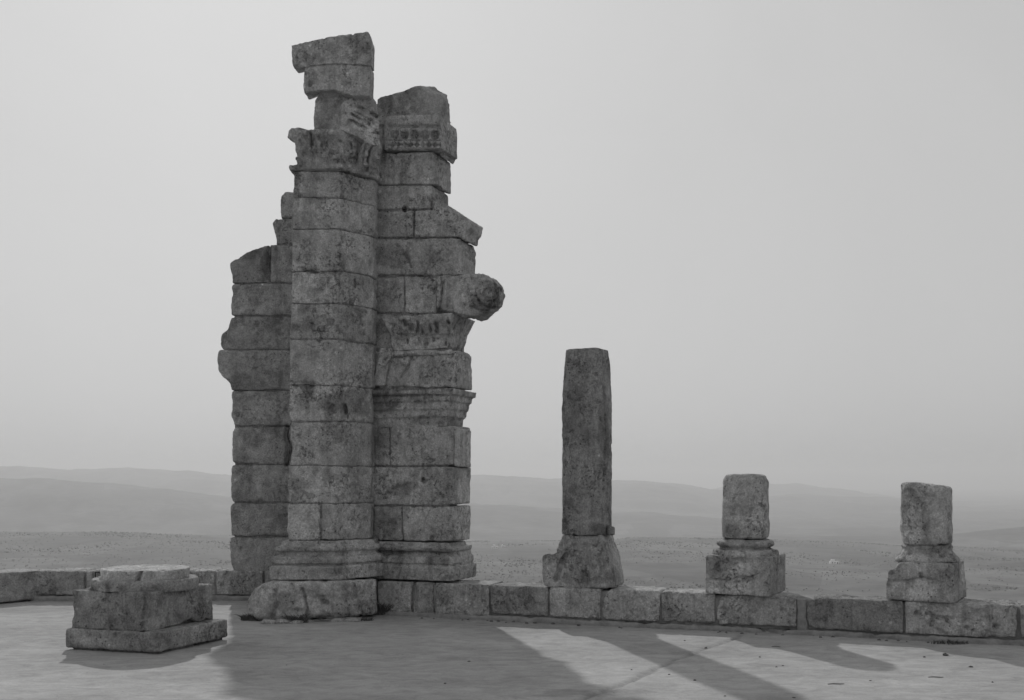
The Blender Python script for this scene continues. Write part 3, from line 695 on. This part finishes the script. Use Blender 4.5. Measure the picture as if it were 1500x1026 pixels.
# left of the frieze: dark recess strip is simply the corner. top blocks
rt = Part()
rt.add(prism([(548, 182), (549, 143), (562, 138), (585, 131), (596, 127.5), (603, 125), (612, 124), (619, 129), (633, 136), (635, 150), (636, 168), (638, 182), (630, 176)], PR, .06, .42, rise=.14), .94, 0.0135, worn=1.0, rough=1.3, seed=3)
rt.add(prism([(538, 224), (538, 150), (552, 143), (572, 145), (572, 224)], PR, .12, .36), .9, .0135)
rt.build('crowning_block', STONE_D, pier, [([(593, 131), (596, 136)], 3, .03)], [(590, 155, 12, 12, 1.15)])
def frieze_fn(V, Q):
    N = normals(V, Q); px, py = survey(V); fr = sstep(.3, .7, -N[:, 1])
    y0 = 172 + (px - 566) * -0.02
    d = np.zeros(len(V))
    d += .022 * (1 - sstep(1.2, 3.5, np.abs(py - 185)))                                   # hollow under the top roll
    cx_ = np.mod(px - 570, 15.0) - 7.5; cy_ = py - 197.5; rad = np.hypot(cx_, cy_ * 1.1)   # rosettes
    ang = np.arctan2(cy_, cx_)
    d += .016 * (1 - sstep(.9, 2.0, np.abs(rad - 5.6))) * (np.abs(cy_) < 8.5)
    d += .014 * (rad < 5) * sstep(.2, .8, np.cos(ang * 6) * .5 + .5) * (rad > 1.2)
    d += .014 * (1 - sstep(.5, 1.6, np.abs(py - 205.5)))
    u2 = np.mod(px - 570, 9.0) - 4.5; v2 = py - 212                                         # lozenge band
    loz = np.abs(u2) + np.abs(v2) * 1.0
    d += .016 * (1 - sstep(.6, 1.6, np.abs(loz - 3.2))) * (np.abs(v2) < 5.5) + .012 * (loz < 1.4)
    d += .012 * (1 - sstep(.5, 1.5, np.abs(py - 218.5)))
    d = d * (px > 568) * (px < 646) * (1.0 + 1.4 * fbm(V, 9, 2, 77))
    V = V.copy(); V[:, 1] += fr * d; return V
fz = Part()
fz.add([prism([(566, 222), (565, 173), (575, 171.5), (640, 170), (648, 172), (649, 219), (640, 221)], PR, -.06, .5)], 1.12, 0.008, worn=.3, rough=.4, pits=.2, fn=frieze_fn)
fz.add([prism([(636, 218), (636, 172), (640, 174), (645, 180), (646, 190), (644, 222), (640, 227)], PR, .10, .38)], .95, 0.013, worn=1.0)
fz.build('carved_frieze', STONE, pier)
# springer: the rounded stub of the arch
def scroll(V, Q):
    # worn spiral of a fallen volute on the end of the stone
    N = normals(V, Q); px, py = survey(V); rad = np.hypot(px - 716, py - 429); an = np.arctan2(py - 429, px - 716)
    d = .020 * sstep(.1, .9, np.sin(rad * .62 + an * 1.0)) * (px > 694) * sstep(.2, .5, -N[:, 1]) * (.4 + fbm(V, 7, 2, 3))
    V = V.copy(); V[:, 1] += d; V[:, 2] += (px > 690) * (fbm(V, 6, 2, 19) - .5) * .05; return V
kn = Part()
kn.add(prism([(642, 459), (641.5, 406), (660, 404), (685, 403), (693, 401), (703, 401.5), (714, 405), (721, 413), (723, 425), (720, 438), (713, 449), (704, 458), (690, 463), (675, 461)], PR, -.03, .40), 1.0, 0.0125, worn=1.7, rough=2.8, pits=2.0, fn=scroll)
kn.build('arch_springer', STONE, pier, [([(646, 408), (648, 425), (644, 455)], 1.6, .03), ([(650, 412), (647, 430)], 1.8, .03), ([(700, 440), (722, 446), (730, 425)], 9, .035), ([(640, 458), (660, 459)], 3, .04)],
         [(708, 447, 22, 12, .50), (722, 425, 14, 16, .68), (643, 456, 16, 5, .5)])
# capital band under it
def wcap_fn(V, Q):
    N = normals(V, Q); px, py = survey(V); fr = sstep(.2, .6, -N[:, 1])
    n = (fbm(V, 8, 2, 88) - .5) * 6
    n2 = (fbm(V * [1, 1, .35], 16, 3, 188) - .5) * 9
    u1 = np.mod(px + n + n2 - 582, 9.5) - 4.7; m = sstep(.4, 3.8, np.abs(u1)); am = sstep(.30, .62, fbm(V, 9.0, 2, 81))
    d = .085 * m * am * sstep(467 + n2, 473 + n2, py) * (1 - sstep(484 + n, 491 + n, py))
    u2 = np.mod(px + n - n2 - 587, 9.5) - 4.7; m2 = sstep(.6, 3.8, np.abs(u2))
    d = d + .060 * m2 * sstep(.36, .66, fbm(V, 8.0, 2, 83)) * sstep(491 + n, 496 + n, py) * (1 - sstep(503, 509, py))
    d = d + .035 * (1 - sstep(1.2, 2.6, np.abs(py - 491)))
    d = d * (px > 580 + (py > 490) * 8) * (px < 669)
    # fluted corner leaf
    q = px - 672 - (505 - py) * 0.55; fl = .028 * sstep(-.2, .8, np.sin(q * 1.05)) * (px > 672) * (py > 466)
    V = V.copy(); V[:, 1] += fr * (d + fl); return V
wc = Part(); s575 = PR.xy(576); e = PR.xy(655); bk = PR.v * .5
plan_c = [tuple(s575), tuple(e), tuple(e + bk), tuple(s575 + bk)]
zr = lambda y, px=640: PR.z(px, y)
wc.add(loft(plan_c, [(zr(511.5), .0), (zr(500), .02), (zr(485), .035), (zr(472), .075), (zr(462), .105)]), 1.08, 0.009, worn=.5, rough=.8, fn=wcap_fn)
wc.build('wall_capital', STONE, pier, [], [(620, 485, 50, 16, .75), (555, 480, 10, 20, .8)])
# necking and impost mouldings
def plan_w(px0, px1, dep=.5):
    a = PR.xy(px0); b = PR.xy(px1); return [tuple(a), tuple(b), tuple(b + PR.v * dep), tuple(a + PR.v * dep)]
nk = Part(); nk.add(loft(plan_w(577, 660), [(zr(521), .0), (zr(520), .028), (zr(515), .034), (zr(512), .02)]), 1.0, 0.011, worn=1.3, rough=1.2, fn=None)
nk.add(sweep([tuple(np.append(PR.xy(556, -.02), zr(566, 556))), tuple(np.append(PR.xy(562, -.03), zr(540, 562))), tuple(np.append(PR.xy(568, -.03), zr(510, 568)))], (PR.u[0], PR.u[1], 0), .16, .04), 1.05, .012, worn=.6, rough=.6)
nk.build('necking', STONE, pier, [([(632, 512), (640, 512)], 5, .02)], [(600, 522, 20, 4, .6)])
im = Part()
pi_ = [(625, .0), (612, .004), (610.5, .03), (602, .034), (601, .022), (599.5, .055), (591, .060), (590, .040), (588, .082), (582, .088), (580, .07), (578.5, .118), (570.5, .124)]
im.add(loft(plan_w(540, 654), [(zr(y), o) for y, o in pi_]), 1.0, 0.0105, worn=.35, rough=.7)
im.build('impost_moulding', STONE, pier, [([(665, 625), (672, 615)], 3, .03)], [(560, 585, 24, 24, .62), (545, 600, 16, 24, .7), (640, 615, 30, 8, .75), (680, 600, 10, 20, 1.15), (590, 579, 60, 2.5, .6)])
# base of the wall
wb = Part()
pw = [(850, .112), (830, .120), (829, .115), (828.5, .075), (826.5, .07), (825, .095), (816, .092), (814, .035), (809, .03), (808, .075), (802, .078), (801, .025), (795, .02)]
wb.add(loft(plan_w(536, 656, .48), [(zr(y), o) for y, o in pw]), 1.0, 0.010, worn=.35, rough=.7)
wb.add(prism([(655, 851), (655, 802), (660, 804), (665, 812), (669, 838), (668, 851)], PR, .18, .36), .88, 0.013, worn=1.2)
wb.build('wall_base', STONE, pier, [([(543, 795), (546, 815), (556, 832), (560, 850)], 2.2, .03), ([(590, 808), (588, 835), (583, 850)], 1.8, .02), ([(628, 825), (632, 848)], 1.8, .015)],
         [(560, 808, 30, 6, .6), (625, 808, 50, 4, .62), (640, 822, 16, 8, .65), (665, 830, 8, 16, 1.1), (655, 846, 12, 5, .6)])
print('pier', time.time() - T0)

# ================================================================= COLUMNS
def col_thing(px, label):
    c = PC.xy(px, .26); return thing('broken_column', (c[0], c[1], .395), label, 'column', None), c
# tall
t1, c1 = col_thing(856, 'tall broken column shaft on a rough shapeless stone foot, nearest the pier')
dd = c1[1]
def rz(y): return ZZ(y, dd)
s = Part(); cc = (XX(860, dd), dd)
def shaft_fn(V, Q): return V
pr = [(783, 33.5), (775, 33.3), (740, 33.0), (700, 33.0), (650, 33.3), (600, 33.3), (560, 31.8), (530, 30.0), (525, 29.4), (524, 28.6), (519, 28.8), (513.5, 28.0)]
V_, F_ = rev(cc, [(rz(y) + .003, r * dd / F) for y, r in pr], 48, sq=3.2, rot=math.radians(-28))
s.add((V_, F_), .90, 0.0125, worn=.5, rough=.7, pits=1.5)
s.add(box((XX(887.5, dd), dd - .03, rz(777)), (.09, .30, .10), .3), .8, .012, worn=1.6)
so_ = s.build('shaft', STONE_D, t1, [([(884, 530), (886, 620), (884, 690), (880, 770)], 2.0, .012)], [(884, 620, 8, 80, .72), (880, 775, 12, 10, .6), (845, 575, 14, 60, .9)])  # tall spot darkens the tone for the shaded side past the arris
ft = Part()
PCf = Plane(tuple(PC.xy(853, 0.02)), PC.ang)
ft.add([prism([(796, 860), (795, 840), (796, 816), (800, 813), (815, 811), (819, 795), (824, 785), (830, 783.5), (880, 784), (883, 792), (886, 803), (890, 812), (894, 832), (897, 848), (899, 861), (850, 863)], PCf, 0, .50, g=.0)], .98, 0.0125, worn=1.9, rough=1.9, pits=1.3)
ft.build('column_base', STONE, t1, [([(830, 812), (822, 828), (815, 850)], 5, .05), ([(800, 816), (818, 814), (832, 806)], 4, .02), ([(858, 800), (862, 830), (856, 858)], 6, .025), ([(878, 815), (884, 840)], 5, .03)], [(800, 835, 16, 22, 1.1), (900, 850, 12, 16, .7)])
# the two short ones
def short_col(px0, label, base_px, shaft, torus1, torus2, ytop, rot, seed, cutS=(), stB=()):
    t, c = col_thing(px0, label); d = c[1]; zz = lambda y: ZZ(y, d)
    # square pedestal block, turned to the wall
    xl, xr, yt = base_px
    w_ = .60; ca, sa = math.cos(rot), math.sin(rot); cx = XX((xl + xr) / 2, d); cy = d + .02
    pl_ = [(cx + a * w_ / 2 * ca - b * w_ / 2 * sa, cy + a * w_ / 2 * sa + b * w_ / 2 * ca) for a, b in ((-1, -1), (1, -1), (1, 1), (-1, 1))]
    # scale plan so that its outline spans the surveyed width
    pxs = [CX + F * x / y for x, y in pl_]; k = (xr - xl) / (max(pxs) - min(pxs))
    pl_ = [(cx + (x - cx) * k, cy + (y - cy) * k) for x, y in pl_]
    sh_ = (xl + xr) / 2 - (max(CX + F * x / y for x, y in pl_) + min(CX + F * x / y for x, y in pl_)) / 2
    pl_ = [(x + sh_ * d / F, y) for x, y in pl_]; ctr = np.mean(pl_, axis=0)
    return t, d, zz, pl_, ctr
t2, d2, z2, p2, k2 = short_col(1092, 'short square-cut column stump in the middle, with flat top and two thick base rings', (1033, 1151, 812), None, None, None, 0, math.radians(-27), 1)
def chipfn(V, Q):
    px, py = survey(V); return V
pd = Part()
zb = .385
pd.add(loft(p2, [(zb, .0), (z2(845), .0), (z2(812), -.004)]), 1.0, 0.012, worn=.5, rough=.6, seed=3)
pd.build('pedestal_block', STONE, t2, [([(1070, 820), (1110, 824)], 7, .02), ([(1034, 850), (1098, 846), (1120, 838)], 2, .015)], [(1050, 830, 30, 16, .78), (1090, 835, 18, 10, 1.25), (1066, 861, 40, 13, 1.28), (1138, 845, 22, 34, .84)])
def px_r(px0, px1, d): return (px1 - px0) / 2 * d / F
cb = Part(); c2 = (XX(1092, d2), d2 + .01)
cb.add(rev(c2, [(z2(815), px_r(1046, 1140, d2)), (z2(811), px_r(1044, 1140, d2)), (z2(805), px_r(1046, 1139, d2)), (z2(803.5), px_r(1054, 1130, d2)), (z2(802), px_r(1058, 1127, d2)), (z2(800), px_r(1053, 1131, d2)), (z2(797), px_r(1050, 1134, d2)), (z2(793), px_r(1051, 1133, d2)), (z2(789), px_r(1060, 1125, d2))]), 1.0, 0.0095, worn=.25, rough=.8)
cb.build('column_base', STONE, t2, [([(1127, 800), (1140, 812)], 5, .03)])
cs = Part(); c2s = (XX(1092.3, d2), d2)
cs.add([rev(c2s, [(z2(788), .228), (z2(782), .238), (z2(765), .237), (z2(758), .231), (z2(720), .231), (z2(705), .229), (z2(697), .212), (z2(694.5), .19)], sq=3.0, rot=math.radians(-24)),
        box((c2s[0] + .045, d2 + .03, z2(712)), (.27, .33, .24), math.radians(-24))], 1.0, 0.012, worn=.6, rough=.7)
cs.build('shaft', STONE, t2, [([(1062, 764), (1122, 763)], 1.5, .01)], [(1075, 778, 14, 10, .65), (1105, 776, 14, 8, .7), (1090, 700, 30, 14, .85)])
t3, d3, z3, p3, k3 = short_col(1357, 'short column stump at the right with sloping chipped top and worn base ring', (1298, 1416, 822), None, None, None, 0, math.radians(-32), 2)
pd = Part()
def lump(V, Q):
    px, py = survey(V)
    # broken upper left corner of the block
    k = sstep(0, 1, (1322 - px) / 22) * sstep(0, 1, (838 - py) / 16)
    V = V.copy(); V[:, 2] -= k * .07; V[:, 0] += k * .05; return V
pd.add(loft(p3, [(zb, .0), (z3(852), .0), (z3(850), -.008), (z3(822), -.012)]), 1.0, 0.012, worn=.8, rough=.8, fn=lump, seed=8)
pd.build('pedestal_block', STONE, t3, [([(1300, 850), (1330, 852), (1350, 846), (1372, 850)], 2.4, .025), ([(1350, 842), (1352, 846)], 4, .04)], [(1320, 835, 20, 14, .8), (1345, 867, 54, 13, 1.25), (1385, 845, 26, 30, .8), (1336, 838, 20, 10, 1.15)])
cb = Part(); c3 = (XX(1359, d3), d3 + .02)
cb.add(rev(c3, [(z3(824), px_r(1318, 1406, d3)), (z3(819), px_r(1316, 1407, d3)), (z3(815), px_r(1320, 1404, d3)), (z3(812), px_r(1322, 1398, d3)), (z3(805), px_r(1325, 1393, d3)), (z3(800), px_r(1325, 1396, d3)), (z3(795.5), px_r(1328, 1392, d3))]), .98, 0.0105, worn=.8, rough=1.3)
cb.build('column_base', STONE, t3)
cs = Part(); c3s = (XX(1357, d3), d3)
def slopetop(V, Q):
    px, py = survey(V); V = V.copy()
    top = sstep(z3(725), z3(708), V[:, 2]); V[:, 2] -= top * np.clip((px - 1340) / 50, 0, 1) ** 1.3 * .04
    return V
cs.add(rev(c3s, [(z3(797), .225), (z3(791), .238), (z3(775), .236), (z3(745), .232), (z3(720), .232), (z3(710), .228), (z3(707.5), .215)], sq=3.2, rot=math.radians(-30)), 1.06, 0.012, worn=.8, rough=1.0, fn=slopetop, seed=4)
cs.build('shaft', STONE, t3, [([(1354, 722), (1362, 728), (1368, 726)], 2.5, .02), ([(1352, 740), (1354, 775)], 2.2, .012)], [(1345, 725, 20, 10, .8), (1357, 760, 8, 24, .8), (1340, 785, 16, 8, 1.2)])
print('columns', time.time() - T0)

# ================================================================= FOREGROUND PEDESTAL
fp = thing('column_pedestal', (-3.55, 10.56, 0), 'broad square pedestal with a low round drum on top, alone in the left foreground', 'pedestal')
rot = math.radians(-17)
fc = np.array([XX(232, 9.86), 9.86])                 # near corner of the slab
ul = np.array([-math.cos(rot), -math.sin(rot)]); ur = np.array([math.cos(math.radians(68)), math.sin(math.radians(68))])
slab = [tuple(fc), tuple(fc + ur * 1.02), tuple(fc + ur * 1.02 + ul * 1.0), tuple(fc + ul * 1.0)]
sp = Part(); sp.add(loft(slab, [(.02, -.012), (.035, 0), (.20, 0)]), 1.0, 0.0115, worn=.7, rough=.8)
sp.add(loft(slab, [(-.02, -.035), (.05, -.03)]), .5, 0.02, worn=.5, rough=2.0)
sp.build('plinth_slab', STONE_D, fp, [([(310, 943), (330, 930)], 4, .03)], [(130, 938, 30, 9, 1.3), (190, 935, 20, 8, 1.1), (285, 925, 14, 8, 1.2)])
b0 = np.array([XX(214, 9.94), 9.94])
blk = [tuple(b0), tuple(b0 + ur * .94), tuple(b0 + ur * .94 + ul * .81), tuple(b0 + ul * .81)]
def brk(V, Q):
    N = normals(V, Q); px, py = survey(V); V = V.copy()
    line = np.interp(px, [205, 213, 222, 240, 262, 278, 290, 300, 312], [935, 925, 926, 921, 915, 908, 911, 906, 911]) + (fbm(V, 12, 2, 15) - .5) * 7
    rface = sstep(.1, .5, N[:, 0]) * (px > 204)
    k = rface * sstep(-1.2, 1.2, py - line)
    V[:, 0] -= k * .055; V[:, 1] += k * .03
    k2 = rface * (1 - sstep(-1.2, 1.2, py - line)); V[:, 0] += k2 * .02; V[:, 1] -= k2 * .012
    return V
bp_ = Part(); bp_.add(loft(blk, [(.195, 0), (.30, 0), (.545, 0), (.555, -.01)]), .92, 0.0115, worn=1.0, rough=1.1, fn=brk)
bp_.build('pedestal_block', STONE_D, fp, [([(212, 868), (214, 885), (210, 905)], 3, .02)], [(225, 915, 12, 12, 1.3), (262, 885, 44, 20, 1.1), (140, 900, 20, 20, .88)])
ctr = (b0 + ur * .49 + ul * .40); ctr = (XX(213.5, 10.50), 10.50)
def nick(V, Q):
    px, py = survey(V); N = normals(V, Q); V = V.copy()
    k = (1 - sstep(1.5, 4.0, np.abs(px - 205 + (py - 840) * .3))) * sstep(.2, .6, -N[:, 1]); V[:, 1] += k * .05; return V
rg = Part(); rg.add(rev(ctr, [(.535, .480), (.56, .487), (.60, .492), (.63, .486), (.645, .478)], 64), 1.0, 0.0105, worn=.4, rough=.7)
rg.build('base_ring', STONE_D, fp)
dm = Part(); dm.add(rev(ctr, [(.62, .405), (.66, .402), (.727, .408), (.735, .405)], 64), 1.25, 0.0105, worn=.35, rough=.45, fn=nick)
dm.build('drum', STONE_P, fp)

# ================================================================= LITTER, WEEDS
def gp(px, py): d = F * EYE / (py - HY); return XX(px, d), d
def pebble(px, py, r, label, grp, tone=1.0):
    x, y = gp(px, py)
    V, Fc = rev((0, 0), [(0, r * .7), (r * .25, r), (r * .7, r * .8), (r * 1.0, r * .35)], 9)
    V = np.array(V); V *= rng.uniform(.75, 1.2, (len(V), 1)); V = V * .75 * np.array([1.25, .9, 1.0]); V[:, 2] -= r * .12
    P = Part().plain((V, Fc), 1.0); P.V[0] = P.V[0]
    o = P.build('pebble', PEBBLE, None); o.location = (x, y, 0); tag(o, label, 'pebble', grp); return o
pebble(1385, 960, .030, 'largest pebble on the terrace, in front of the right-hand column', None)
for a, b, r in [(1422, 978, .022), (1034, 950, .018), (1137, 978, .014), (1147, 976, .012), (980, 989, .014), (1018, 997, .013), (1062, 1021, .014), (1163, 1023, .015), (1003, 939, .012), (687, 970, .016), (652, 1002, .012), (1275, 998, .012), (1113, 963, .011), (925, 982, .012), (650, 903, .02), (420, 975, .01), (152, 974, .01), (1354, 963, .014), (1454, 1000, .012)]:
    pebble(a, b, r, 'tiny dark pebble lying on the pale terrace floor', 'tiny pebbles on the terrace')
for i in range(34):
    a = rng.uniform(600, 1480); x_ = XX(a, 11.5); dpt = (K_PAR - .06 - rng.uniform(0, .10) ) / (1 + (a - CX) / F * TAN)
    pebble(a, HY + F * EYE / dpt, rng.uniform(.010, .026), 'crumb of stone at the foot of the low wall', 'stone crumbs at the foot of the low wall')
def twig(px, py, L, a, label):
    x, y = gp(px, py); pts = [(-L / 2, 0, .004), (-L / 6, .008, .006), (L / 6, -.004, .006), (L / 2, .01, .004)]
    V, Fc = sweep(pts, (0, 0, 1), [.004, .006, .006, .003], .006)
    o = Part().plain((V, Fc), 1.0).build('twig', PEBBLE, None); o.location = (x, y, 0); o.rotation_euler[2] = a; tag(o, label, 'twig')
twig(1137, 948, .085, .05, 'short dark twig in the shadow in front of the middle column')
twig(1371, 993, .12, -.06, 'thin twig on the sunlit floor at lower right')
twig(1225, 1003, .13, .03, 'faint long twig on the sunlit floor left of the lower right one')
def weed(px, py, n, h, sp, label, dy=0.0):
    x, y = gp(px, py); y += dy; V, Qs = [], []
    for i in range(n):
        a = rng.uniform(0, 2 * math.pi); r = sp * math.sqrt(rng.random()); bx, by = r * math.cos(a), r * .35 * math.sin(a)
        hh = h * rng.uniform(.4, 1.1); lx, ly = rng.normal(0, .8) * hh, rng.normal(-.15, .5) * hh; wd = rng.uniform(.002, .005)
        pts = [(bx, by, 0), (bx + lx * .35, by + ly * .35, hh * .6), (bx + lx, by + ly, hh)]
        b = len(V)
        for k, (q, ww) in enumerate(zip(pts, (wd, wd, .001))): V += [(q[0] - ww, q[1], q[2]), (q[0] + ww, q[1] + ww * .5, q[2])]
        Qs += [(b, b + 1, b + 3, b + 2), (b + 2, b + 3, b + 5, b + 4)]
    o = link('weed', raw_mesh('weed', V, Qs, smooth=False), WEED); o.location = (x, y, 0); tag(o, label, 'weed')
weed(563, 899, 420, .14, .16, 'largest dark weed tuft in the corner between the plinth stone and the low wall', dy=-.12)
weed(440, 911, 110, .10, .12, 'dark weed tuft growing under the middle of the plinth stone', dy=-.10)
weed(374, 905, 130, .08, .10, 'small weed tuft at the left corner of the plinth stone', dy=-.26)
weed(520, 907, 150, .05, .22, 'low weeds along the right part of the plinth stone', dy=-.16)
weed(1380, 938, 110, .035, .20, 'sparse dark weeds at the foot of the low wall below the right-hand column', dy=-.22)

# ================================================================= HAZE
bx_ = bpy.data.meshes.new('haze'); Vh, Fh = box((0, 0, -80), (32000, 32000, 350)); bx_.from_pydata(Vh, [], Fh); bx_.update()
hm = bpy.data.materials.new('haze'); hm.use_nodes = True; hn = hm.node_tree; hn.nodes.clear()
ho = node(hn, 'ShaderNodeOutputMaterial'); pv = node(hn, 'ShaderNodeVolumePrincipled'); pv.inputs['Color'].default_value = (.97, .97, .97, 1)
pv.inputs['Density'].default_value = 2.5e-4; pv.inputs['Anisotropy'].default_value = 0.25; hn.links.new(pv.outputs[0], ho.inputs['Volume'])
hz = link('haze', bx_, hm); tag(hz, 'pale dusty haze filling the valley air', None, None, 'stuff')
bpy.data.objects.remove(_tmp)
print('done', time.time() - T0, sum(len(o.data.polygons) for o in COL.objects if o.type == 'MESH'))
